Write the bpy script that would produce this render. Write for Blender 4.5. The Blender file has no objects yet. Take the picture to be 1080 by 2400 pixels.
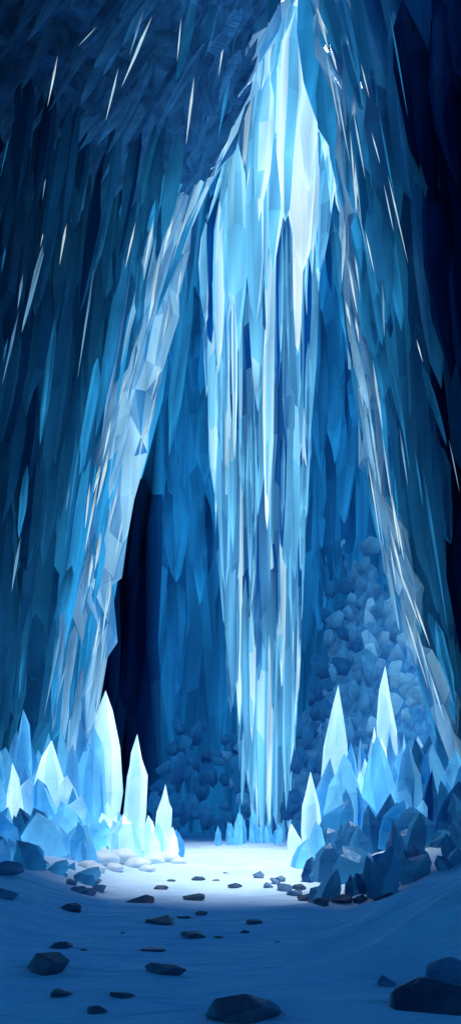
import bpy, bmesh, math, random
from mathutils import Vector, noise
R=random.Random(7)
C=bpy.context.scene.collection
F=2000.0; H=1.6; HY=1850.0
def P(px,py,Y): return Vector(((px-540)/F*Y, Y, H-(py-HY)/F*Y))
def lerp(a,b,t): return a+(b-a)*t
def sm(t):
    t=max(0,min(1,t)); return t*t*(3-2*t)
def poly(pts,v):
    if v<=pts[0][0]: return pts[0][1]
    for (a,b),(c,d) in zip(pts,pts[1:]):
        if v<=c: return lerp(b,d,(v-a)/(c-a))
    return pts[-1][1]
ORD=['first','second','third','fourth','fifth','sixth','seventh','eighth','ninth','tenth','eleventh','twelfth','thirteenth','fourteenth','fifteenth','sixteenth','seventeenth','eighteenth','nineteenth','twentieth']
def ordn(i):
    if i<20: return ORD[i]
    k=i+1; return '%d%s'%(k,{1:'st',2:'nd',3:'rd'}.get(k%10,'th'))
def tag(o,label=None,cat=None,group=None,kind=None):
    if label: o['label']=label
    if cat: o['category']=cat
    if group: o['group']=group
    if kind: o['kind']=kind
    return o
def empty(name,loc):
    o=bpy.data.objects.new(name,None); C.objects.link(o); o.location=loc; return o

# ------------------------------------------------------------ materials
def nodes(name):
    m=bpy.data.materials.new(name); m.use_nodes=True
    t=m.node_tree; t.nodes.clear()
    out=t.nodes.new('ShaderNodeOutputMaterial')
    return m,t,out
def N(t,ty,**k):
    n=t.nodes.new(ty)
    for a,b in k.items():
        if a in n.inputs: n.inputs[a].default_value=b
        else: setattr(n,a,b)
    return n
def math_(t,op,a,b):
    n=t.nodes.new('ShaderNodeMath'); n.operation=op
    for i,x in enumerate((a,b)):
        if isinstance(x,(int,float)): n.inputs[i].default_value=x
        else: t.links.new(x,n.inputs[i])
    return n.outputs[0]
def ice(name,cd,cl,es=0.0,rough=.22,stretch=(2.2,2.2,.22),trans=.25,bump=.25,ecol=None,tw=.55,sample_glow=False,lo=.2,hi=.8,rot=None,dist=.06,spec=.5,glass=0):
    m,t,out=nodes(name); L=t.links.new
    if not sample_glow: m.cycles.emission_sampling='NONE'
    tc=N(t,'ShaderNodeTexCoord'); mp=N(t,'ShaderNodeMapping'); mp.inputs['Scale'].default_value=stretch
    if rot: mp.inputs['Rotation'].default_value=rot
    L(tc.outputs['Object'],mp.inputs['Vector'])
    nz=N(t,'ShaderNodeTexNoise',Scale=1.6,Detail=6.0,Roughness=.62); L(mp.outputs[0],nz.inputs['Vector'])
    at=N(t,'ShaderNodeAttribute'); at.attribute_name='tint'  # per-face tint imitates light refracted by the ice facets
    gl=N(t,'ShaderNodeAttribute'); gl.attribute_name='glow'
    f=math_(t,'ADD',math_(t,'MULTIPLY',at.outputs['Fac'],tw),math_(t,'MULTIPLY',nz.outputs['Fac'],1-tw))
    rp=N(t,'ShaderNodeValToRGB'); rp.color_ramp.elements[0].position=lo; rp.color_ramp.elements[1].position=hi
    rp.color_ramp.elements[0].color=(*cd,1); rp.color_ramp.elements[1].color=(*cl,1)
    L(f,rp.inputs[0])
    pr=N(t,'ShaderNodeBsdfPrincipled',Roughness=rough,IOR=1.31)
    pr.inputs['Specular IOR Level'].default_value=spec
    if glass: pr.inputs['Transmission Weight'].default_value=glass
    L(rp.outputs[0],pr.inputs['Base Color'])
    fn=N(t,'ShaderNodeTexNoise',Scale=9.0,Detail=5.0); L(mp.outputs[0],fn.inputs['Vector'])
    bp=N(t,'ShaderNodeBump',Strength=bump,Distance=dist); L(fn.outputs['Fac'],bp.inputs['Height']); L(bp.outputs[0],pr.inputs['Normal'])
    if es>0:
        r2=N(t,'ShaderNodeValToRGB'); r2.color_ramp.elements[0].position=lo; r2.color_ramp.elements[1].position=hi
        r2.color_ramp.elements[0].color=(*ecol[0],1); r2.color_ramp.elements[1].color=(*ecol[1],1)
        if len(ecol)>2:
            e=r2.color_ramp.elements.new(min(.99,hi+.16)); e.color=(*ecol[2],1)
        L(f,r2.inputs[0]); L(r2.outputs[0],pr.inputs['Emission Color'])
        L(math_(t,'MULTIPLY',gl.outputs['Fac'],es),pr.inputs['Emission Strength'])  # emission stands in for light scattered inside the ice
    if trans>0:
        tr=N(t,'ShaderNodeBsdfTranslucent'); L(rp.outputs[0],tr.inputs['Color'])
        mx=N(t,'ShaderNodeMixShader'); mx.inputs[0].default_value=trans
        L(pr.outputs[0],mx.inputs[1]); L(tr.outputs[0],mx.inputs[2]); L(mx.outputs[0],out.inputs['Surface'])
    else: L(pr.outputs[0],out.inputs['Surface'])
    return m
def stone(name,cd,cl,scale=3.0,rough=.7,bump=.5,dist=.08,stretch=(1,1,1),rot=(0,0,0)):
    m,t,out=nodes(name); L=t.links.new
    tc=N(t,'ShaderNodeTexCoord'); mp=N(t,'ShaderNodeMapping'); mp.inputs['Scale'].default_value=stretch; mp.inputs['Rotation'].default_value=rot
    L(tc.outputs['Object'],mp.inputs['Vector'])
    nz=N(t,'ShaderNodeTexNoise',Scale=scale,Detail=9.0,Roughness=.62); L(mp.outputs[0],nz.inputs['Vector'])
    rp=N(t,'ShaderNodeValToRGB'); rp.color_ramp.elements[0].position=.3; rp.color_ramp.elements[1].position=.72
    rp.color_ramp.elements[0].color=(*cd,1); rp.color_ramp.elements[1].color=(*cl,1); L(nz.outputs['Fac'],rp.inputs[0])
    pr=N(t,'ShaderNodeBsdfPrincipled',Roughness=rough); L(rp.outputs[0],pr.inputs['Base Color'])
    bp=N(t,'ShaderNodeBump',Strength=bump,Distance=dist); L(nz.outputs['Fac'],bp.inputs['Height']); L(bp.outputs[0],pr.inputs['Normal'])
    L(pr.outputs[0],out.inputs['Surface']); return m
M={}
M['column']=ice('column_ice',(.003,.05,.17),(.05,.28,.46),1.05,.12,(2.2,2.2,.12),ecol=((.001,.058,.27),(.17,.61,.88),(.68,.95,.97)),sample_glow=True,tw=.76,lo=.2,hi=.74)  # column emission paints the light passing through the ice
M['white']=ice('white_ice',(.03,.2,.38),(.25,.42,.5),1.0,.16,(4,4,.2),ecol=((.20,.66,.92),(.84,.99,.98)),tw=.4,lo=.26,hi=.62)  # bright emission paints highlights and glints on the ice
M['wall']=ice('wall_ice',(.005,.045,.14),(.04,.24,.44),1.08,.12,(1.3,1.3,.12),ecol=((.0006,.026,.10),(.020,.26,.51)),trans=.15,tw=.6,lo=.18,hi=.82,bump=.2)
M['dark']=ice('dark_ice',(.002,.016,.06),(.012,.07,.19),0,.5,trans=0,spec=0)  # darker copy of the wall ice, painting the unlit corners
M['darkest']=ice('darkest_ice',(.001,.007,.034),(.003,.026,.09),0,.7,trans=0,spec=0)  # darkest copy, shade of the outer right folds put into colour
M['back']=ice('back_wall_ice',(.002,.035,.12),(.015,.15,.36),1.2,.4,(1.3,1.3,.14),trans=0,ecol=((.0006,.020,.088),(.006,.13,.32)),tw=.64,lo=.2,hi=.8)  # emission paints blue haze over the back wall
M['pale']=ice('pale_ice',(.01,.16,.38),(.14,.42,.64),.95,.2,(2.2,2.2,.2),ecol=((.005,.19,.47),(.44,.84,.98)),tw=.6,lo=.2,hi=.82)  # emission paints the lit edges of the curtains
M['crystal']=ice('pale_crystal',(.3,.6,.8),(.85,.95,.97),.54,.12,(1.6,1.6,.6),trans=.12,ecol=((.06,.36,.62),(.75,.93,.96)),bump=.12,glass=.38)  # crystal ices: the inner glow is painted by emission
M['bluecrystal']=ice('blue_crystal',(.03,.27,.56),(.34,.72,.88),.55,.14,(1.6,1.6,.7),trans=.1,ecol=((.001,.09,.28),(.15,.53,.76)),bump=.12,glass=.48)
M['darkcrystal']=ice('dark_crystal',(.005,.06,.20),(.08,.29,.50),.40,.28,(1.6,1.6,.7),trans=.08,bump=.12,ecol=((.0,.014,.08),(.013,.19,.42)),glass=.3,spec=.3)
M['boulder']=ice('lit_boulder_ice',(.18,.40,.60),(.46,.66,.80),1.0,.5,(1.2,1.2,1.2),trans=0,bump=.5,ecol=((.012,.09,.21),(.11,.32,.50)),tw=.4)  # boulder ices: lit to shaded steps, emission standing in for missing light
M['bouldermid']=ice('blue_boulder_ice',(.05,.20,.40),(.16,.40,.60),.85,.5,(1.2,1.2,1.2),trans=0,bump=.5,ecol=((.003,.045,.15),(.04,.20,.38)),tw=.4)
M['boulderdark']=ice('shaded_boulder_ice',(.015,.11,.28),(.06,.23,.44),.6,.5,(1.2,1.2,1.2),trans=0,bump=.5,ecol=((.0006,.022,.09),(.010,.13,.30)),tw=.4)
M['slate']=ice('slate_ice_rock',(.003,.028,.10),(.025,.13,.30),1.0,.4,(.45,1.0,2.2),trans=0,bump=.5,ecol=((.0008,.010,.038),(.010,.070,.175)),tw=.45,lo=.2,hi=.8,rot=(0,math.radians(40),0),dist=.12,spec=0)  # emission stands in for light that doesn't reach the ceiling
M['rock']=stone('dark_stone',(.010,.03,.07),(.05,.10,.17),5,.45,.5,.03)
M['cobble']=stone('pale_cobble',(.55,.66,.74),(.8,.87,.9),5,.6,.4,.03)
M['greystone']=stone('grey_stone',(.04,.11,.23),(.14,.27,.42),5,.6,.5,.03)
def sand():
    m,t,out=nodes('blue_sand'); L=t.links.new
    tc=N(t,'ShaderNodeTexCoord')
    n1=N(t,'ShaderNodeTexNoise',Scale=.9,Detail=6.0,Roughness=.6); L(tc.outputs['Object'],n1.inputs['Vector'])
    rp=N(t,'ShaderNodeValToRGB'); rp.color_ramp.elements[0].position=.3; rp.color_ramp.elements[1].position=.75
    rp.color_ramp.elements[0].color=(.50,.71,.93,1); rp.color_ramp.elements[1].color=(.70,.86,.98,1); L(n1.outputs['Fac'],rp.inputs[0])
    pr=N(t,'ShaderNodeBsdfPrincipled',Roughness=.85); L(rp.outputs[0],pr.inputs['Base Color']); pr.inputs['Specular IOR Level'].default_value=.1
    n2=N(t,'ShaderNodeTexNoise',Scale=30.0,Detail=8.0,Roughness=.7); L(tc.outputs['Object'],n2.inputs['Vector'])
    mp=N(t,'ShaderNodeMapping'); mp.inputs['Scale'].default_value=(.7,1.8,1); mp.inputs['Rotation'].default_value=(0,0,.35); L(tc.outputs['Object'],mp.inputs['Vector'])
    n3=N(t,'ShaderNodeTexNoise',Scale=1.8,Detail=4.0,Distortion=.6); L(mp.outputs[0],n3.inputs['Vector'])
    b1=N(t,'ShaderNodeBump',Strength=.7,Distance=.3); L(n3.outputs['Fac'],b1.inputs['Height'])
    b2=N(t,'ShaderNodeBump',Strength=.5,Distance=.022); L(n2.outputs['Fac'],b2.inputs['Height']); L(b1.outputs[0],b2.inputs['Normal'])
    L(b2.outputs[0],pr.inputs['Normal']); L(pr.outputs[0],out.inputs['Surface']); return m
M['sand']=sand()

# ------------------------------------------------------------ mesh builder
HANG=([0,.16,.42,.70,.89,1],[0,.74,1,.84,.44,0])
PRISM=([0,.04,.40,.72,.90,1],[.3,.9,1,.88,.48,0])
SHARD=([0,.35,.55,1],[0,1,.85,0])
SPEAR=([0,.35,.62,.82,1],[.9,1,.86,.48,0])
CHUNK=([0,.34,.54,1],[.75,1,.88,0])
class MB:
    def __init__(s): s.v=[];s.f=[];s.t=[];s.g=[]
    def blade(s,p0,p1,w,prof=HANG,n=6,rng=R,glow=(1,1),tint=.5,dt=.35,deep=.7,wob=.06,u=None):
        ax=(p1-p0); ln=ax.length; ax=ax/ln
        if u is None: u=ax.cross(Vector((0,1,0)))
        if u.length<1e-3: u=Vector((1,0,0))
        u.normalize(); v=ax.cross(u).normalized()
        a0=rng.random()*6.28
        ang=[a0+6.2832*(i+rng.uniform(-.33,.33))/n for i in range(n)]
        rad=[rng.uniform(.75,1.1) for _ in range(n)]
        rings=[]
        for k,(t,r) in enumerate(zip(*prof)):
            tt=t+(rng.uniform(-.05,.05) if 1<k<len(prof[0])-1 else 0)
            c=p0+ax*ln*tt+u*rng.uniform(-wob,wob)*w*(1 if r>0 else 0)
            gv=lerp(glow[0],glow[1],t)
            if r<=0:
                s.v.append(c); s.g.append(gv); rings.append([len(s.v)-1]*n)
            else:
                ids=[]
                for i in range(n):
                    rr=r*w*.5*rad[i]*rng.uniform(.88,1.1)
                    tj=rng.uniform(-.035,.035)*ln*(1 if 1<k else 0)
                    s.v.append(c+u*math.cos(ang[i])*rr+v*math.sin(ang[i])*rr*deep+ax*tj); s.g.append(gv*rng.uniform(.52,1.42)); ids.append(len(s.v)-1)
                rings.append(ids)
        side=[rng.uniform(-1,1)*dt for _ in range(n)]
        for k in range(len(rings)-1):
            A,B=rings[k],rings[k+1]
            for i in range(n):
                j=(i+1)%n; q=[]
                for x in (A[i],A[j],B[j],B[i]):
                    if x not in q: q.append(x)
                if len(q)<3: continue
                s.f.append(q); s.t.append(max(0,min(1,tint+side[i]+rng.uniform(-.1,.1))))
        if prof[1][0]>0:
            s.f.append(rings[0][::-1]); s.t.append(tint)
        return s
    def build(s,name,mat,parent=None,origin=None,smooth=False):
        o0=Vector(origin) if origin is not None else Vector((0,0,0))
        pw=parent.location if parent is not None else Vector((0,0,0))
        me=bpy.data.meshes.new(name)
        me.from_pydata([tuple(x-o0-pw) for x in s.v],[],s.f)
        a=me.attributes.new('tint','FLOAT','FACE'); a.data.foreach_set('value',s.t)
        if len(s.g)!=len(s.v): s.g=[0.0]*len(s.v)
        a=me.attributes.new('glow','FLOAT','POINT'); a.data.foreach_set('value',s.g)
        bm=bmesh.new(); bm.from_mesh(me); bmesh.ops.recalc_face_normals(bm,faces=bm.faces); bm.to_mesh(me); bm.free()
        me.materials.append(mat)
        if smooth:
            for p in me.polygons: p.use_smooth=True
        o=bpy.data.objects.new(name,me); C.objects.link(o); o.location=o0
        if parent is not None: o.parent=parent
        return o
    def grid(s,nx,ny,rng=None,tint=.5,dt=0):
        for j in range(ny):
            for i in range(nx):
                a=j*(nx+1)+i; q=[a,a+1,a+nx+2,a+nx+1]
                if rng is None: s.f.append(q); s.t.append(tint)
                else:
                    tr=((q[0],q[1],q[2]),(q[0],q[2],q[3])) if rng.random()<.5 else ((q[0],q[1],q[3]),(q[1],q[2],q[3]))
                    for f in tr: s.f.append(list(f)); s.t.append(max(0,min(1,tint+rng.uniform(-dt,dt))))

# ------------------------------------------------------------ floor
def fh(x,y):
    h=.10*noise.noise(Vector((x*.35,y*.25,3)))+.035*noise.noise(Vector((x*1.3,y*.9,9)))
    h+=.6*sm((x-1.3)/2.6)*sm((y-5)/4)*(1-sm((y-17)/6)*.6)
    h+=.4*sm((-x-1.6)/2.2)*sm((y-7)/4)
    rp=math.sin((x*1.0-y*2.2)+2.4*noise.noise(Vector((x*.5,y*.4,1))))
    h+=.09*(1-abs(rp))*sm((x+.1)/1.4)*sm((y-5)/2)+.04*(1-abs(rp))*sm((-x-.6)/1.2)
    h+=.40*sm((x-.8)/1.5)*(1-sm(abs(y-8.8)/2.6))
    return h
def floor():
    b=MB(); nx,ny=200,320
    for j in range(ny+1):
        y=-14+64*(j/ny)**1.1
        for i in range(nx+1):
            x=-17+34*i/nx
            b.v.append(Vector((x,y,fh(x,y))))
    b.grid(nx,ny)
    return tag(b.build('ground',M['sand'],smooth=True),'blue sandy cave floor with a bright lit patch','ground',kind='structure')
floor()
def ground(px,py):
    Y=H*F/(py-HY); z=0
    for _ in range(10):
        p=P(px,py,Y); z=fh(p.x,p.y)
        Y=lerp(Y,(H-z)*F/(py-HY),.7)
    return Vector(((px-540)/F*Y,Y,z))

# ------------------------------------------------------------ cave shell
EL=[(-150,720),(0,668),(120,625),(240,585),(420,500),(520,445),(780,400),(1060,335),(1250,290),(1500,255),(1740,215),(2000,195)]
ER=[(-150,705),(0,728),(200,775),(450,818),(600,790),(820,825),(1050,855),(1300,895),(1450,950),(1750,1040),(2000,1085)]
def YL(px): return 18+(px+250)/650*5
def YR(px): return 18+(1330-px)/530*5
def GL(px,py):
    d=max(0,(poly(EL,py)-px)/330); return math.exp(-d*2.5)*poly([(0,.3),(400,.9),(900,1.35),(1700,1.3)],py)  # painted light: wall emission fading away from the lit left edge
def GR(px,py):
    d=max(0,(px-poly(ER,py))/170); return math.exp(-d*1.9)*poly([(0,.9),(500,1.1),(900,1.0),(1700,.9)],py)  # same painted falloff of light for the right wall
def sheet(name,mat,nu,nv,fn,amp,label,seed,tint=.5,smooth=False,freq=1.0,jit=.38,glow=None,tf=None):
    rng=random.Random(seed); b=MB(); pp=[]
    col=[rng.uniform(-1,1) for _ in range(nu+1)]
    for j in range(nv+1):
        for i in range(nu+1):
            u=(i+(rng.uniform(-jit,jit) if 0<i<nu else 0))/nu
            v=(j+(rng.uniform(-jit,jit) if 0<j<nv else 0))/nv
            p=fn(u,v); pp.append(p)
            d=col[i]*.8+noise.noise(Vector((p[0]*.012*freq,p[1]*.0022*freq,seed)))*1.1+.4*rng.uniform(-1,1)
            b.v.append(P(p[0],p[1],p[2]+amp*d)); b.g.append(glow(p[0],p[1])*rng.uniform(.5,1.45) if glow else 0)
    for j in range(nv):
        for i in range(nu):
            a=j*(nu+1)+i; q=[a,a+1,a+nu+2,a+nu+1]
            tr=((q[0],q[1],q[2]),(q[0],q[2],q[3])) if rng.random()<.5 else ((q[0],q[1],q[3]),(q[1],q[2],q[3]))
            for f in tr:
                b.f.append(list(f)); tt=tint
                if tf: tt=tf(pp[a][0],pp[a][1])
                b.t.append(max(0,min(1,tt+rng.uniform(-.24,.24)*min(1,tt*3))))
    return tag(b.build(name,mat,smooth=smooth),label,'cave wall',kind='structure')
sheet('cave_wall_left',M['wall'],26,10,lambda u,v:(lerp(-260,poly(EL,lerp(-250,2060,v)),u),lerp(-250,2060,v),YL(lerp(-260,poly(EL,lerp(-250,2060,v)),u))+.4),.5,'blue faceted ice wall of the cave on the left',11,glow=lambda x,y:GL(x,y)*1.15,tf=lambda x,y:.14+.5*math.exp(-(poly(EL,y)-x)/220))  # base tint also darkens away from the lit edge, painted shade
sheet('cave_wall_right',M['wall'],22,9,lambda u,v:(lerp(poly(ER,lerp(-250,2060,v)),1340,u),lerp(-250,2060,v),YR(lerp(poly(ER,lerp(-250,2060,v)),1340,u))+.5),.45,'almost black folded ice wall of the cave on the right',12,glow=lambda x,y:GR(x,y)*1.0,tf=lambda x,y:.05+.45*math.exp(-(x-poly(ER,y))/110))  # tint falls off outward too, shade put into the colour
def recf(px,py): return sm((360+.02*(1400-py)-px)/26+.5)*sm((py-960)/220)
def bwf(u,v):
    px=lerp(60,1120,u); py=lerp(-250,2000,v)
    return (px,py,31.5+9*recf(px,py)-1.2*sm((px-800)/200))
sheet('cave_wall_back',M['back'],44,13,bwf,.6,'deep blue ribbed ice wall closing the back of the cave',13,freq=1.2,glow=lambda x,y:(1-recf(x,y))*poly([(0,1.2),(900,.95),(1700,.7)],y),tf=lambda x,y:.55*(1-recf(x,y)))  # painted shade: tint and emission drop away inside the tunnel recess
HX,HYY=2.5,17.6
def roof():
    b=MB(); nx,ny=48,84
    def rz(y): return max(5.5+.98*y,13+.25*y)
    for j in range(ny+1):
        for i in range(nx+1):
            x=lerp(-17,17,i/nx); y=lerp(-14,44,j/ny); z=rz(y)+noise.noise(Vector((x*.4,y*.4,0)))*.8
            b.v.append(Vector((x,y,z)))
    for j in range(ny):
        for i in range(nx):
            x=lerp(-17,17,(i+.5)/nx); y=lerp(-14,44,(j+.5)/ny)
            if ((x-HX)/3.4)**2+((y-HYY)/6.2)**2<1: continue  # unseen opening, placed and sized to throw the sun pool on the floor
            a=j*(nx+1)+i; b.f.append([a,a+1,a+nx+2,a+nx+1]); b.t.append(.4)
    tag(b.build('cave_roof',M['dark']),'dark ice roof of the cave with an opening cut for the sun pool','cave roof',kind='structure')
roof()
# rough slate ceiling, upper left: ridged sheet with overlapping diagonal plates
RB=[(-80,300),(40,350),(130,390),(200,440),(340,440),(450,490),(520,400),(600,215),(680,40)]
def rockY(px,py):
    a=16+4.5*sm((py+200)/750); b=YL(px)+.3
    k=max(sm((py-(poly(RB,px)-190))/190),sm((px-400)/190))
    return lerp(a,b,k)
def RG(px,py): return .2+.9*sm((px-60)/450)+.5*sm((py-150)/300)  # painted light: ceiling emission rises toward the column
def rock():
    b=MB(); nu,nv=30,26; rng=random.Random(3)
    for j in range(nv+1):
        for i in range(nu+1):
            px=lerp(-80,lerp(680,590,j/nv),i/nu)+rng.uniform(-8,8); bot=poly(RB,px)+60*noise.noise(Vector((px*.03,0,7)))+25*rng.uniform(-1,1)
            py=lerp(-260,bot,j/nv)+rng.uniform(-8,8)
            s1=px*.8-py*.6; s2=px*.6+py*.8
            rid=1-abs(noise.noise(Vector((s1*.003,s2*.012,2))))*2
            rid2=1-abs(noise.noise(Vector((s1*.008,s2*.03,4))))*2
            d=1.0*noise.noise(Vector((px*.004,py*.004,2)))-.8*rid-.35*rid2
            b.v.append(P(px,py,rockY(px,py)+d*.8+.4)); b.g.append(RG(px,py)*rng.uniform(.6,1.4))
    b.grid(nu,nv,rng,.45,.22)
    for k in range(70):
        px=rng.uniform(-40,560); py=rng.uniform(-120,poly(RB,px)-10); L=rng.uniform(180,420)*(1 if px<420 else .6); a=math.radians(rng.uniform(52,66))
        if px>380: a=math.radians(rng.uniform(58,67))
        dx,dy=math.cos(a)*L,-math.sin(a)*L
        Y=rockY(px,py); g=RG(px,py)
        b.blade(P(px+dx/2,py+dy/2,Y+rng.uniform(-.4,.3)),P(px-dx/2,py-dy/2,Y+rng.uniform(-.9,-.2)),rng.uniform(16,50)/F*Y,HANG,5,rng,deep=.5,glow=(g*.5,g*1.5),tint=rng.uniform(.25,.8),dt=.24)
    tag(b.build('cave_ceiling',M['slate']),'rough blue slate ceiling overhanging at upper left','rock ceiling',kind='structure')
rock()
fr=empty('ice_fringe',P(300,420,20.5)); tag(fr,'ragged fringe of dark icicles hanging under the slate ceiling at upper left','icicle fringe')
for k in range(40):
    x0=lerp(-30,430,(k+R.random())/40); y0=poly(RB,x0)-R.uniform(-20,190); L=R.uniform(150,420); Y=rockY(x0,y0)-.5; g=GL(x0,y0+150)
    MB().blade(P(x0,y0,Y),P(x0-L*R.uniform(.08,.2),y0+L,Y-.1),R.uniform(14,46)/F*Y,HANG,5,glow=(g*.4,g*1.6),tint=R.uniform(.15,.7),dt=.26,deep=.5).build('icicle',M['wall'],fr)

# ------------------------------------------------------------ central ice column
OL=[(-60,700),(0,686),(120,636),(240,578),(430,530),(540,466),(900,480),(1150,492),(1380,512),(1650,534),(1830,550),(1950,570)]
OR=[(-60,712),(0,724),(150,778),(350,818),(490,808),(600,756),(1000,736),(1200,720),(1400,714),(1600,704),(1900,690),(1960,684)]
def cg(py): return poly([(-50,1.12),(300,1.1),(600,1.04),(1000,.98),(1500,.9),(1960,.9)],py)  # emission strongest at the column top, painting light from above
def tb(py): return .38*sm((900-py)/850)  # tint lifted at the bright top, light put into the colour
col=empty('ice_column',P(630,1972,26))
tag(col,'huge glowing column of fused hanging icicles reaching down to the floor','ice column')
b=MB(); n=16; rings=[]
for py in range(-60,1985,120):
    a,c=poly(OL,py)+26,poly(OR,py)-26; ctr=P((a+c)/2,py,26.3); hw=max(.15,(c-a)/2/F*26); ids=[]
    for i in range(n):
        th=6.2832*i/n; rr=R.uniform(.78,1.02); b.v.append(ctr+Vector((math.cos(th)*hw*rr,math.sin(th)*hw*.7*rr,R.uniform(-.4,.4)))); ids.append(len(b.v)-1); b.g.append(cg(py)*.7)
    rings.append(ids)
for A,B in zip(rings,rings[1:]):
    for i in range(n):
        j=(i+1)%n; b.f.append([A[i],A[j],B[j],B[i]]); b.t.append(R.uniform(.1,.55))
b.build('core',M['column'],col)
hand=[(705,-30,708,640,80,1),(694,420,698,825,28,1),(726,30,724,450,50,.95),(640,470,626,1240,26,.95),(621,770,626,1243,22,1),(548,640,550,1080,14,.95),(692,20,668,520,52,.9),(680,40,650,400,50,.85),(738,60,762,380,46,.8),(712,-20,738,280,46,1),(699,-20,672,260,46,.95),
(764,130,788,345,36,.75),(790,280,796,502,34,.7),(630,170,606,520,48,.7),(655,100,640,640,50,.8),(600,250,600,760,56,.65),(556,330,560,830,54,.62),(514,470,512,875,42,.72),(482,520,482,760,32,.7),
(588,1400,590,1740,18,.8),(722,800,722,1070,18,.7),(772,360,748,640,48,.6),
(525,800,527,1390,34,.55),(500,640,503,1160,36,.6),(690,900,690,1360,28,.6),(617,1300,615,1955,44,.65),(590,1400,592,1900,34,.55),(650,1400,650,1945,40,.62),(575,1350,578,1835,26,.7),(540,1000,545,1660,32,.55),(632,1200,632,1960,30,.8),(670,1300,670,1900,30,.58),(604,1200,604,1945,28,.62),(536,420,534,760,34,.75)]
for (x0,y0,x1,y1,w,t) in hand:
    a,c=poly(OL,y1),poly(OR,y1); k=((x1-(a+c)/2)/max(20,(c-a)/2)); k=max(-1,min(1,k))
    Y=26.2-(c-a)/2/F*26*.85*math.sqrt(max(0,1-k*k))-.15-(.4 if t>=.9 else 0)
    g0=cg(y0) if t<1 else 1.1; g1=cg(y1) if t<1 else 1.0
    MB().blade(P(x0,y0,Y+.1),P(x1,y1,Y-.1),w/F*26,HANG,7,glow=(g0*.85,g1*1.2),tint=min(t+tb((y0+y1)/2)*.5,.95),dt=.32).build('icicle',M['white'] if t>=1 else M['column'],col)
def strand(b,y1,L,th,w,out=1.0,prof=PRISM,n=5,ta=.18,tz=.78):
    y0=max(-20,y1-L)
    a,c=poly(OL,y1)+8,poly(OR,y1)-8; hw=max(.2,(c-a)/2/F*26)*out; p1=P((a+c)/2,y1,26.2)+Vector((math.cos(th)*hw,-math.sin(th)*hw*.85,0))
    aa,cc=P(poly(OL,y0)+10,0,26.2).x,P(poly(OR,y0)-10,0,26.2).x
    p0=Vector((max(min(aa,cc),min(max(aa,cc),p1.x+R.uniform(-.1,.1))),p1.y+.05,P(0,y0,26.2).z))
    return b.blade(p0,p1,w/F*26,prof if y0>160 else HANG,n,glow=(cg(y0)*.55,cg(y1)*1.3),tint=R.uniform(ta,tz)+tb((y0+y1)/2),dt=.36)
for k in range(65):
    y1=lerp(330,1965,((k+R.random())/65)**.85)
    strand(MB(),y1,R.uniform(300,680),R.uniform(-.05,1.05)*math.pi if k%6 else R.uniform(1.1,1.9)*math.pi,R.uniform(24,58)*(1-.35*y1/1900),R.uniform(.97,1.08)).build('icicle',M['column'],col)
b=MB()
for k in range(120):
    y1=lerp(260,1960,((k+R.random())/120)**.9)
    strand(b,y1,R.uniform(160,460),R.uniform(-.02,1.02)*math.pi,R.uniform(8,20),1.06,HANG,4,.3,.8)
tag(b.build('fine_icicles',M['column'],col),kind='stuff')

# ------------------------------------------------------------ ice curtains on the walls
def ridge(pts_y0,pts_y1,edge,Yf,sgn,width,mat,parent,gl,seed,name='lit_edge'):
    rng=random.Random(seed); b=MB(); nv=int((pts_y1-pts_y0)/80); nu=5
    off=[rng.uniform(-.25,.25) for _ in range(nu+1)]
    for j in range(nv+1):
        py=lerp(pts_y0,pts_y1,j/nv); wd=width(py)*rng.uniform(.6,1.4); e=rng.uniform(-13,13)
        for i in range(nu+1):
            px=poly(edge,py)+sgn*(-6+wd*i/nu)+rng.uniform(-6,6)+e; Y=Yf(px)-[.0,.35,.6,.45,.2,-.6][i]+off[i]*.5+rng.uniform(-.18,.18)
            b.v.append(P(px,py+rng.uniform(-38,38),Y)); b.g.append(gl(py)*rng.uniform(.4,1.35)*[1.0,1.2,.9,.8,.45,.2][i])
    b.grid(nu,nv,rng,.5,.42)
    return b.build(name,mat,parent)
def slivers(edge,Yf,sgn,y0,y1,cnt,parent,spread):  # white emissive slivers painting glints along the lit edges
    for k in range(cnt):
        py=lerp(y0,y1,(k+R.random())/cnt); L=R.uniform(60,210); o=sgn*spread*R.random()**1.5
        xa=poly(edge,py)+o; xb=poly(edge,py+L)+o+R.uniform(-3,3); Y=Yf(xa)-.95
        MB().blade(P(xa,py,Y),P(xb,py+L,Yf(xb)-1.0),R.uniform(4,9)/F*Y,SHARD,4,glow=(.6,1.05),tint=R.uniform(.4,.8),dt=.3).build('icicle',M['white'],parent)
lc=empty('ice_curtain',P(300,1900,22)); tag(lc,'teal curtain of slanting hanging ice with a white lit edge along the left wall','ice curtain')
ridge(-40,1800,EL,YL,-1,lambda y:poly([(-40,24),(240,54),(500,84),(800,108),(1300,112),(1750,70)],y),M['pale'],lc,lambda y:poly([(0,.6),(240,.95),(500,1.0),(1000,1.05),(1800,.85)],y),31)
slivers(EL,YL,-1,200,1500,26,lc,100)
for k in range(38):     # the lit edge, its light painted by emission
    py=lerp(60,1500,((k+R.random()*.7)/38)); L=R.uniform(220,500); q=R.random(); off=-50-110*q*q; off2=off*.85+R.uniform(-5,5)
    x0=poly(EL,py)+off; x1=poly(EL,py+L)+off2; Y=YL(x0)-.25
    wht=R.random()<(.6-.4*q) and py>180
    MB().blade(P(x0,py,Y+.3),P(x1,py+L,YL(x1)-.75),R.uniform(12,34)/F*Y,HANG,6,glow=(.4,1.0) if wht else (.9*poly([(0,.6),(400,1)],py),1.6),tint=R.uniform(.3,.85),dt=.28).build('icicle',M['pale'] if wht else M['wall'],lc)
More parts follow.
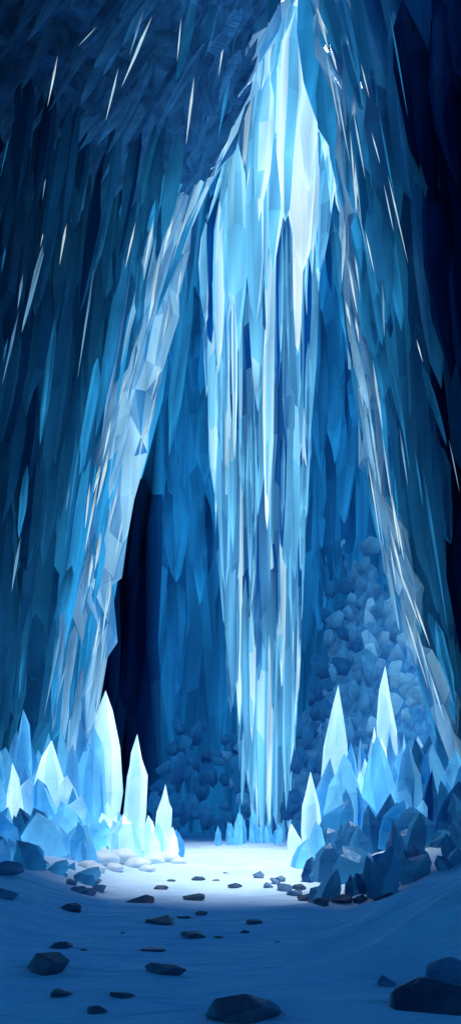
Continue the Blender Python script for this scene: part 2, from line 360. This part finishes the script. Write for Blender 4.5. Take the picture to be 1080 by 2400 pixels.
for k in range(24):
    py=R.uniform(300,1450); e=poly(EL,py); d=R.random(); x0=e-25-d*180; L=R.uniform(300,620); sl=lerp(.19,.10,d)
    x1=x0-L*sl; Y=YL(x0)+.2; g=GL(x0,py)
    MB().blade(P(x0,py,Y),P(x1,py+L,Y-.7),R.uniform(44,120)/F*Y,HANG,7,glow=(g*.7,g*1.7),tint=R.uniform(.35,.8),dt=.24,deep=.45).build('icicle',M['wall'],lc)
lo=empty('ice_curtain',P(80,1900,20)); tag(lo,'dark blue outer curtain of hanging ice blades at the left edge of the cave','ice curtain')
for k in range(56):
    py=R.uniform(-60,1450); e=poly(EL,py); x0=R.uniform(-60,max(60,e-150)); L=R.uniform(280,640)
    if py<400 and x0>0: py+=370
    Y=YL(x0)+.2; g=GL(x0,py)
    MB().blade(P(x0,py,Y),P(x0-L*.1,py+L,Y-.7),R.uniform(28,90)/F*Y,HANG,6,glow=(g*.6,g*1.8),tint=R.uniform(.15,.65)*(.3 if py<300 else 1),dt=.24,deep=.45).build('icicle',M['wall'] if py>250 and x0>-10 else M['dark'],lo)  # top and outer blades go dark, shade put into their colour
rc=empty('ice_curtain',P(980,1800,22)); tag(rc,'curtain of hanging ice with a lit blue edge along the right wall','ice curtain')
ridge(-60,1800,ER,YR,1,lambda y:poly([(-60,14),(400,26),(850,56),(1300,62),(1750,56)],y),M['pale'],rc,lambda y:poly([(0,.45),(500,.4),(1000,.5),(1800,.5)],y),32)
slivers(ER,YR,1,-20,1600,26,rc,50)
for k in range(30):
    py=lerp(640,1560,(k+R.random()*.7)/30); L=R.uniform(180,420); q=R.random(); x0=poly(ER,py)+76*q*q; x1=poly(ER,py+L)+60*q*q+R.uniform(-4,8); Y=YR(x0)-.3; wht=R.random()<.4-.3*q
    MB().blade(P(x0,py,Y+.3),P(x1,py+L,Y-.6),R.uniform(8,28)/F*Y,HANG,6,glow=(.25,.65) if wht else (.9,1.3),tint=R.uniform(.2,.7),dt=.28).build('icicle',M['pale'] if wht else M['wall'],rc)
for k in range(24):
    py=lerp(-120,760,(k+R.random()*.7)/24); L=R.uniform(200,460); q=R.random(); x0=poly(ER,py)-0+84*q; x1=x0+L*R.uniform(.05,.2); Y=YR(x0)+.25; g=GR(x0,py)
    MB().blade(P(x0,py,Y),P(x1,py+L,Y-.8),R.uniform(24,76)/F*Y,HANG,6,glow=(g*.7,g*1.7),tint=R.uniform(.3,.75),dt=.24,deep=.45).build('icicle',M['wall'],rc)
ro=empty('ice_curtain',P(1060,1800,20)); tag(ro,'nearly black outer curtain of ice folds at the right edge of the cave','ice curtain')
for k in range(46):
    py=R.uniform(-150,1450); e=poly(ER,py); x0=e+40+R.random()*(1130-e-40); L=R.uniform(280,680); Y=YR(x0)+.3; g=GR(x0,py)
    MB().blade(P(x0,py,Y),P(x0+L*.1,py+L,Y-.7),R.uniform(32,96)/F*Y,HANG,7,glow=(g*.7,g*1.6),tint=R.uniform(.08,.5),dt=.2,deep=.45).build('icicle',M['wall'] if x0-e<190 else (M['dark'] if R.random()<.5 else M['darkest']),ro)  # outer blades switch to dark ices, painting the unlit side
bc=empty('ice_curtain',P(450,1800,31)); tag(bc,'shaded blue curtain of fine icicles on the back wall between tunnel and column','ice curtain')
for k in range(76):
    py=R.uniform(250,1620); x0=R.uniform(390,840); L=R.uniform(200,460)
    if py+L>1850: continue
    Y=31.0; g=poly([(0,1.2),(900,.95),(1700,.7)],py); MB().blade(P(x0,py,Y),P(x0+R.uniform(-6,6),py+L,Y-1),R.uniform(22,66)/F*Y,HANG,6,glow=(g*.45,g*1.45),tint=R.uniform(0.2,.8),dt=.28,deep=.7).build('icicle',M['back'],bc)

# ------------------------------------------------------------ single shards
LS=[(228,62,184,108,4,'w'),(357,38,285,205,14,'w'),(338,20,304,130,14,'p'),(278,158,248,285,10,'w'),(136,130,112,250,12,'w'),(100,300,84,360,8,'p'),(164,360,118,530,13,'w'),(130,420,95,580,13,'w'),
(110,400,100,470,6,'p'),(184,435,175,505,9,'w'),(203,430,190,470,6,'w'),(157,520,140,622,10,'w'),(318,520,294,630,9,'w'),(425,40,415,145,7,'w'),(455,180,436,340,12,'w'),(528,70,512,180,8,'w'),(542,170,510,330,18,'b'),(460,-20,412,190,44,'d'),(505,-10,470,150,40,'d'),(560,-10,540,130,36,'d'),
(290,465,286,565,24,'b'),(250,505,224,625,28,'b'),(30,285,0,420,6,'b')]
LM=[(55,640,42,725,12,'p'),(108,555,52,780,20,'p'),(45,730,5,905,14,'p'),(20,790,8,850,10,'b'),(222,612,182,890,15,'p'),(130,740,94,1045,28,'b'),(405,510,380,610,14,'w'),(15,575,4,640,14,'b'),(330,600,322,760,30,'b'),(65,1090,45,1262,26,'b'),(50,1255,28,1388,13,'p')]
LB=[(262,980,240,1085,10,'w'),(235,1105,200,1290,11,'w'),(165,1130,155,1200,8,'p'),(215,1270,190,1450,24,'p'),(170,1325,140,1445,42,'b'),(150,1440,104,1680,16,'p'),(172,1500,130,1655,12,'p'),(58,1515,45,1640,18,'b'),(212,1130,200,1240,12,'w'),(195,1560,165,1740,26,'p'),(240,1480,205,1720,22,'p')]
RT=[(910,15,955,275,9,'b'),(738,15,768,80,6,'w'),(810,80,848,247,9,'w'),(845,150,865,230,6,'w'),(870,310,890,385,6,'w'),(885,255,925,470,16,'b'),(908,410,955,617,8,'w'),(898,430,922,545,8,'w'),(828,360,848,540,9,'p'),(815,380,870,640,10,'p'),(855,540,876,640,8,'w'),(780,520,795,700,50,'b'),(800,80,850,260,40,'d')]
RM=[(895,660,900,790,12,'p'),(912,795,960,1110,18,'b'),(935,1000,955,1142,10,'p'),(975,795,990,850,7,'w'),(985,850,1045,1045,24,'d'),(1050,1028,1076,1155,7,'p'),(970,1050,990,1190,14,'b'),(988,1090,1048,1475,15,'b'),(912,1275,928,1380,7,'w'),(940,1380,975,1560,24,'p'),(970,1450,1010,1622,12,'p'),(1000,1540,1035,1742,14,'p'),(895,1270,935,1480,20,'p'),(870,1080,900,1290,16,'p'),(835,880,880,1130,22,'p'),(820,780,862,960,30,'p')]
MN={'w':'white','p':'pale','b':'wall','d':'wall'}  # brightness classes; the shards' light is painted by emission
KD={'w':'thin white','p':'pale bright','b':'long blue','d':'broad dark'}
def shards(lst,where,side,cat='ice shard'):
    srt=sorted(lst,key=lambda s:s[0]); cnt={}
    for s in srt:
        x0,y0,x1,y1,w,k=s; mk=MN[k]
        if side=='L':
            Y=YL((x0+x1)/2)-.8
            if x0<640 and y0<470: Y=min(Y,rockY(x0,min(y0,y1))-1.4)
        else: Y=YR((x0+x1)/2)-.8
        p0,p1=P(x0,y0,Y),P(x1,y1,Y-.1)
        i=cnt.get(k,0); cnt[k]=i+1; tot=sum(1 for q in lst if q[5]==k)
        o=MB().blade(p0,p1,w/F*Y*(.52 if w<20 else .72),SHARD if w<20 else HANG,4 if w<20 else 6,glow={'w':(.6,1.2),'p':(.25,.95),'b':(.35,1.3),'d':(.2,.5)}[k],tint={'w':.7,'p':.55,'b':.55,'d':.4}[k],dt=.28).build('ice_shard',M[mk],origin=p0)
        lab='%s hanging ice shard %s'%(KD[k],where)
        if tot>1: lab='%s from left of the %s ice shards %s'%(ordn(i),KD[k],where)
        tag(o,lab,cat,'ice shards '+where)
shards(LS,'under the slate ceiling','L'); shards(LM,'midway up the left wall','L'); shards(LB,'low on the left wall','L')
shards(RT,'high on the right wall','R'); shards(RM,'low on the right wall','R')

# ------------------------------------------------------------ crystals
def crystal(tx,ty,bx,Y,w,mat,prof=SPEAR,n=6,tint=.5,glow=(.9,1),dt=.3,deep=.8,lab=None,group=None,name='ice_crystal'):
    if name=='ice_crystal': Y=min(Y,YL(bx)-1.0) if bx<500 else min(Y,YR(bx)-1.0)
    base=P(bx,1850,Y); base.z=fh(base.x,base.y)-.08
    o=MB().blade(base,P(tx,ty,Y-.05),w/F*Y,prof,n,glow=glow,tint=tint,dt=dt,deep=deep).build(name,M[mat],origin=base)
    tag(o,lab,'crystal',group); return o
big=[(248,1618,238,20.2,78,'crystal','tallest white crystal spear of the left group'),(322,1720,308,20.3,60,'crystal','slim white crystal spear to the right of the tallest left one'),(388,1838,378,20.0,44,'crystal','short white spear at the right end of the left crystal group'),
(122,1735,118,19.2,84,'crystal','broad pale blue crystal in the middle of the left group'),(55,1662,50,19.2,70,'bluecrystal','blue crystal rising at the back of the left group near the wall'),(30,1788,40,17.6,52,'crystal','small white tipped crystal at the left edge of the photo'),(152,1885,145,17.2,120,'bluecrystal','large mid blue crystal at the front of the left group'),
(902,1560,908,20.4,62,'crystal','tallest bright white crystal of the right group'),(792,1605,785,20.8,64,'crystal','tall pale crystal spear at the left of the right group'),(727,1808,734,17.8,54,'crystal','slim white spear by the sand at the inner end of the right group'),(682,1930,698,17.6,50,'crystal','small white crystal leaning over the sand beside the slim right spear'),
(822,1740,812,20,66,'bluecrystal','bluish spear between the two tall crystals of the right group'),(876,1703,874,20.2,42,'crystal','narrow white crystal just left of the tallest right one'),(1005,1722,1000,18.6,92,'darkcrystal','broad shaded blue crystal by the right wall'),(800,1832,795,17.6,100,'darkcrystal','large dark blue crystal below the tall pale spear on the right'),(962,1890,958,15.6,110,'darkcrystal','large dark faceted crystal at the front of the right group')]
for tx,ty,bx,Y,w,mat,lab in big:
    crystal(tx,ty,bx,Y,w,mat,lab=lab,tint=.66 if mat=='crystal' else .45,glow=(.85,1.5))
def fill(rows,side):
    for (rname,word,cnt,xa,xb,ya,yb,Y0,Y1,wa,wb,mats,prof,ln,gl) in rows:
        xs=[lerp(xa,xb,(i+R.uniform(.1,.9))/cnt) for i in range(cnt)]
        for i,x in enumerate(xs):
            t=(x-xa)/(xb-xa); y=lerp(ya(t),yb(t),R.random()**.8); Y=R.uniform(Y0,Y1); w=lerp(wa,wb,R.random()**1.4)
            lean=R.uniform(-ln,ln)
            crystal(x,y,x-lean,Y,w,R.choice(mats),prof,R.choice((5,5,6)),R.uniform(.2,.85),gl,.42,.9,'%s from left of the %s, %s row, %s crystal group'%(ordn(i),word,rname,side),'%s crystals, %s row'%(side,rname))
k=lambda a,b:(lambda t:lerp(a,b,t))
fill([('back','blue spears',18,-30,245,k(1630,1690),k(1750,1840),19.6,20.6,44,110,['bluecrystal'],SPEAR,30,(1.2,.8)),
('middle','pale crystals',22,-25,300,k(1740,1850),k(1860,1945),18.0,19.6,34,100,['crystal','bluecrystal','bluecrystal','bluecrystal'],SPEAR,40,(1.6,.7)),
('inner','small pale crystals',14,225,425,k(1840,1935),k(1930,1965),19.5,20.0,24,48,['crystal','bluecrystal','crystal'],SPEAR,26,(1.6,.8)),
('front','blue crystals',17,-30,215,k(1820,1930),k(1930,1985),15.8,17.4,44,105,['bluecrystal','bluecrystal','darkcrystal'],SPEAR,40,(1.6,.5)),
('edge','dark low crystals',14,-30,185,k(1930,2020),k(2010,2065),13.6,15.2,44,100,['darkcrystal','darkcrystal','bluecrystal'],SPEAR,50,(1.6,.4))],'left')
fill([('back','white spears',12,840,985,k(1700,1670),k(1810,1780),19.6,20.6,34,76,['crystal','bluecrystal','pale'],SPEAR,30,(1.5,.9)),
('bright','small white crystals',12,835,965,k(1730,1720),k(1850,1850),19.0,19.6,30,56,['crystal'],SPEAR,30,(1.9,1.2)),
('middle','blue crystals',22,765,1110,k(1740,1670),k(1890,1810),17.6,18.8,44,100,['bluecrystal','bluecrystal','darkcrystal'],SPEAR,36,(1.6,.7)),
('front','dark crystals',24,720,1120,k(1920,1740),k(2000,1870),15.6,17.2,44,100,['darkcrystal','darkcrystal','bluecrystal'],SPEAR,34,(1.4,.7)),
('edge','dark low crystals',22,725,1120,k(1975,1850),k(2040,1960),13.8,15.2,44,100,['darkcrystal'],SPEAR,40,(.9,.6)),
('foot','darkest crystals',17,760,1120,k(2020,1930),k(2070,2015),11.8,13.2,44,95,['darkcrystal'],SPEAR,40,(.25,.35))],'right')
xs=sorted(R.uniform(505,668) for _ in range(34))
for i,x in enumerate(xs):
    top=R.uniform(1915,1965) if not 545<x<610 else R.uniform(1880,1955)
    crystal(x+R.uniform(-8,8),top,x,R.uniform(24.2,25.2),R.uniform(8,20),'bluecrystal',SPEAR,5,.6,(1.0,1.4),.3,.9,'%s from left of the tiny pale blue crystals at the column foot'%ordn(i),'tiny crystals at the column foot','small_crystal')

# ------------------------------------------------------------ ice boulders and stones
def hullrock(c,rx,ry,rz,mat,name,lab,cat,group=None,n=16,rng=R,smooth=False,rot=(0,0,0),bev=.09,glow=0,lo=.85):
    bm=bmesh.new()
    for _ in range(n):
        v=Vector((rng.gauss(0,1),rng.gauss(0,1),rng.gauss(0,1))).normalized()*rng.uniform(lo,1.08)
        bm.verts.new((v.x*rx,v.y*ry,v.z*rz))
    bmesh.ops.convex_hull(bm,input=bm.verts)
    bmesh.ops.delete(bm,geom=[e for e in bm.verts if not e.link_faces],context='VERTS')
    bmesh.ops.bevel(bm,geom=list(bm.edges),offset=min(rx,ry,rz)*bev,segments=2 if smooth else 1,affect='EDGES',clamp_overlap=True)
    me=bpy.data.meshes.new(name); bm.to_mesh(me); bm.free(); me.materials.append(M[mat])
    if smooth:
        for p in me.polygons: p.use_smooth=True
    if glow:
        tt=rng.uniform(.3,.7)
        a=me.attributes.new('tint','FLOAT','FACE'); a.data.foreach_set('value',[max(0,min(1,tt+rng.uniform(-.24,.24))) for p in me.polygons])
        a=me.attributes.new('glow','FLOAT','POINT'); a.data.foreach_set('value',[glow*(.65+.7*v.co.z/rz) for v in me.vertices])  # glow rises with height, painting light on the boulder tops
    o=bpy.data.objects.new(name,me); C.objects.link(o); o.location=c; o.rotation_euler=rot
    tag(o,lab,cat,group); return o
def blob(c,rx,ry,rz,mat,name,lab,cat,group=None,seed=0,amp=.25,sub=3):
    bm=bmesh.new(); bmesh.ops.create_icosphere(bm,subdivisions=sub,radius=1)
    for v in bm.verts:
        d=1+amp*noise.noise(v.co*1.3+Vector((seed*7.1,seed*3.3,0)))+amp*.5*noise.noise(v.co*3+Vector((seed,0,seed*2)))
        v.co=Vector((v.co.x*rx*d,v.co.y*ry*d,v.co.z*rz*d))
    for f in bm.faces: f.smooth=True
    me=bpy.data.meshes.new(name); bm.to_mesh(me); bm.free(); me.materials.append(M[mat])
    o=bpy.data.objects.new(name,me); C.objects.link(o); o.location=c
    tag(o,lab,cat,group); return o
def bankY(py): return poly([(1250,30.6),(1450,28.8),(1700,26.9),(1960,25.4)],py)
def bank():
    b=MB(); nu,nv=46,60; rng=random.Random(21)
    for j in range(nv+1):
        for i in range(nu+1):
            py=lerp(1280,1990,j/nv); xl=poly([(1280,800),(1450,770),(1650,720),(1780,670),(1990,650)],py)
            px=lerp(xl,1080,i/nu)
            vo=noise.voronoi(Vector((px*.028,py*.022,2)))[0][0]
            b.v.append(P(px+rng.uniform(-4,4),py+rng.uniform(-4,4),bankY(py)+.2+1.3*vo+.3*noise.noise(Vector((px*.01,py*.01,4)))+2.5*sm((.25-i/nu)/.25))); b.g.append(rng.uniform(.6,1.2)*lerp(.6,1.7,i/nu))  # emission grows toward the right, light put into the bank
    b.grid(nu,nv,rng,.5,.25)
    tag(b.build('ice_bank',M['bouldermid']),'crusted pale blue ice bank sloping up to the right','ice bank',kind='structure')
bank()
def pile(rows,where,mats,bx):
    for (rn,cnt,xa,xb,ya,yb,Y0,ra,rb) in rows:
        for i in range(cnt):
            x=lerp(xa,xb,(i+R.uniform(.1,.9))/cnt); y=R.uniform(ya,yb); r=R.uniform(ra,rb)/F*Y0
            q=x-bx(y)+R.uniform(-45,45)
            mm=mats[0] if q>50 else (mats[1] if q>-50 else mats[2])  # lit material to the right, shaded copies to the left
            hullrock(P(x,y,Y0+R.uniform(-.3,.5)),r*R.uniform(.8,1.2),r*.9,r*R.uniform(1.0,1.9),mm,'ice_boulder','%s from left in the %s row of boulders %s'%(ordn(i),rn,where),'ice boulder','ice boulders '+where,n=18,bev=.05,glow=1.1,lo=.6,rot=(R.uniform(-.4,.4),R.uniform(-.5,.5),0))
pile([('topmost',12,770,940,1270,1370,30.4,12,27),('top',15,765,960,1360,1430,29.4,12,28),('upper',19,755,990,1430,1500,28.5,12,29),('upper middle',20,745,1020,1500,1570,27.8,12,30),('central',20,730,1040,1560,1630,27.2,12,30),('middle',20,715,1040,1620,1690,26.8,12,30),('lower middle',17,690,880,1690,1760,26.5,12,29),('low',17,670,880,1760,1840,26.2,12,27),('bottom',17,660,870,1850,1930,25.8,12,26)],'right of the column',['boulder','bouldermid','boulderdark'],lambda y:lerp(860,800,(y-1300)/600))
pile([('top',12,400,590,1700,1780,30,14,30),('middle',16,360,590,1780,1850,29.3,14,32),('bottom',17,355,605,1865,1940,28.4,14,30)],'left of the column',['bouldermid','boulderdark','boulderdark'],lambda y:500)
def on_floor(px,py,wpx,hr,mat,lab,group=None,name='stone',round_=False,dr=.8,n=14):
    g=ground(px,py); rx=wpx/2/F*g.y; rz=rx*hr
    c=g+Vector((0,rx*dr*.4,rz*.35))
    if round_: return blob(c,rx,rx*dr,rz,mat,name,lab,'stone',group,seed=px*.37,amp=.18)
    return hullrock(c,rx,rx*dr,rz,mat,name,lab,'stone',group,n)
named=[(100,2280,140,.55,'rock','large dark angular stone at the left of the sand'),(142,2222,66,.4,'rock','flat dark stone just behind the large left one'),(384,2284,128,.34,'rock','wide flat dark stone in the middle foreground'),(357,2230,64,.4,'rock','small dark stone behind the wide flat foreground stone'),(572,2392,190,.45,'rock','big dark block of stone at the bottom edge'),
(378,2166,88,.34,'rock','low dark stone midway along the left of the path'),(450,2198,78,.34,'rock','low dark stone in the middle of the sandy path'),(327,2116,78,.38,'rock','dark stone near the left pile of cobbles'),(455,2110,66,.42,'rock','dark humped stone in the path below the bright sand'),(166,2136,56,.6,'rock','upright dark stone beside the left crystal group'),(598,2165,50,.34,'rock','small flat stone right of the path middle'),(574,2187,28,.4,'rock','tiny stone below the small flat stone on the right'),
(550,2081,40,.4,'rock','small stone at the right edge of the bright sand'),(465,2063,38,.35,'rock','small stone in the bright sand'),(376,2084,40,.4,'rock','small stone at the left edge of the bright sand'),(401,2066,26,.3,'rock','tiny stone behind the left small stone in bright sand'),(430,2152,40,.38,'rock','small dark stone beside its twin in mid path, left one'),(473,2145,40,.38,'rock','small dark stone beside its twin in mid path, right one'),(286,2338,68,.38,'rock','flat dark stone in the left foreground'),(231,2374,66,.38,'rock','dark stone at the lower left near the bottom edge'),(140,2336,66,.38,'rock','low dark stone below the large angular left stone'),(511,2198,30,.2,'rock','tiny flat pebble right of the mid path stone'),(505,2064,24,.2,'rock','tiny pebble in the bright sand, right of centre'),(530,2047,18,.3,'rock','tiniest pebble at the far end of the bright sand'),(905,2312,60,.6,'greystone','pale grey stone beside the dark jagged rock at lower right'),(196,2228,22,.3,'rock','tiny pebble right of the large left stone'),(650,2209,18,.2,'rock','lone tiny pebble on the right of the sand'),(288,2188,20,.2,'rock','lone tiny pebble on the left of the sand')]
for px,py,w,hr,mat,lab in named: on_floor(px,py,w,hr,mat,lab)
cob=[(188,2016,64),(235,2026,86),(282,2022,90),(322,2034,66),(356,2024,58),(398,2020,54),(258,2010,70),(303,2008,64),(222,2042,50),(375,2014,40),(345,2042,40),(418,2024,34),(205,2034,48),(268,2040,44)]
for i,(x,y,w) in enumerate(sorted(cob)): on_floor(x,y,w,.55,'cobble','%s from the left of the pale rounded cobbles below the left spears'%ordn(i),'pale cobbles','cobble',True)
gs=[(185,2092,46),(208,2098,42),(232,2090,46),(170,2075,42),(215,2075,50),(195,2060,46)]
for i,(x,y,w) in enumerate(sorted(gs)): on_floor(x,y,w,.6,'greystone','%s from the left of the grey stones before the front left crystals'%ordn(i),'grey stones at left')
rs=[(612,2058,44),(640,2072,40),(664,2088,50),(690,2100,44),(720,2112,56),(755,2122,50),(800,2118,60),(850,2116,50),(626,2080,34),(900,2108,60),(700,2085,40),(655,2066,40)]
for i,(x,y,w) in enumerate(sorted(rs)): on_floor(x,y,w,.6,'greystone' if x<700 else 'rock','%s from the left of the stones edging the right crystal group'%ordn(i),'stones edging the right crystals')
ls=[(12,2030,90),(8,2085,70)]
for i,(x,y,w) in enumerate(sorted(ls)): on_floor(x,y+20,w,.6,'greystone','%s from the left of the dark boulders at the left edge'%ordn(i),'dark boulders at the left edge')
g=ground(1010,2388); hullrock(g+Vector((.1,.25,.0)),.42,.3,.24,'rock','boulder','dark jagged rock half buried in the drift at lower right','boulder',n=15)
g=ground(1065,2320); hullrock(g+Vector((.1,.3,.0)),.36,.3,.2,'greystone','boulder','low grey slab behind the dark jagged rock at lower right','boulder',n=15)

# ------------------------------------------------------------ light, sky, camera
w=bpy.data.worlds.new('World'); bpy.context.scene.world=w; w.use_nodes=True
t=w.node_tree; bg=t.nodes['Background']
sky=t.nodes.new('ShaderNodeTexSky'); sky.sky_type='NISHITA'; sky.sun_disc=False
tgt=Vector((-.1,19.4,0)); src=Vector((HX,HYY,5.5+.98*HYY)); d=(src-tgt).normalized()
el=math.asin(d.z); az=math.atan2(d.x,d.y)
sky.sun_elevation=el; sky.sun_rotation=az; sky.air_density=2.0; sky.ozone_density=5.0; sky.dust_density=.2
mul=t.nodes.new('ShaderNodeMix'); mul.data_type='RGBA'; mul.blend_type='MULTIPLY'; mul.inputs[0].default_value=1
t.links.new(sky.outputs[0],mul.inputs[6]); mul.inputs[7].default_value=(.07,.50,1,1)
t.links.new(mul.outputs[2],bg.inputs[0]); bg.inputs[1].default_value=.135
s=bpy.data.lights.new('sun','SUN'); s.energy=5; s.angle=math.radians(12); s.color=(.88,.95,1)
so=bpy.data.objects.new('sun',s); C.objects.link(so); so.rotation_euler=(-d).to_track_quat('-Z','Y').to_euler(); so.location=(0,0,40)
cam=bpy.data.cameras.new('camera'); co=bpy.data.objects.new('camera',cam); C.objects.link(co)
co.location=(0,0,H); co.rotation_euler=(math.pi/2,0,0)
cam.sensor_fit='VERTICAL'; cam.sensor_height=36; cam.lens=F/2400*36; cam.shift_y=(HY-1200)/2400; cam.clip_end=500
sc=bpy.context.scene; sc.camera=co
sc.view_settings.view_transform='Standard'
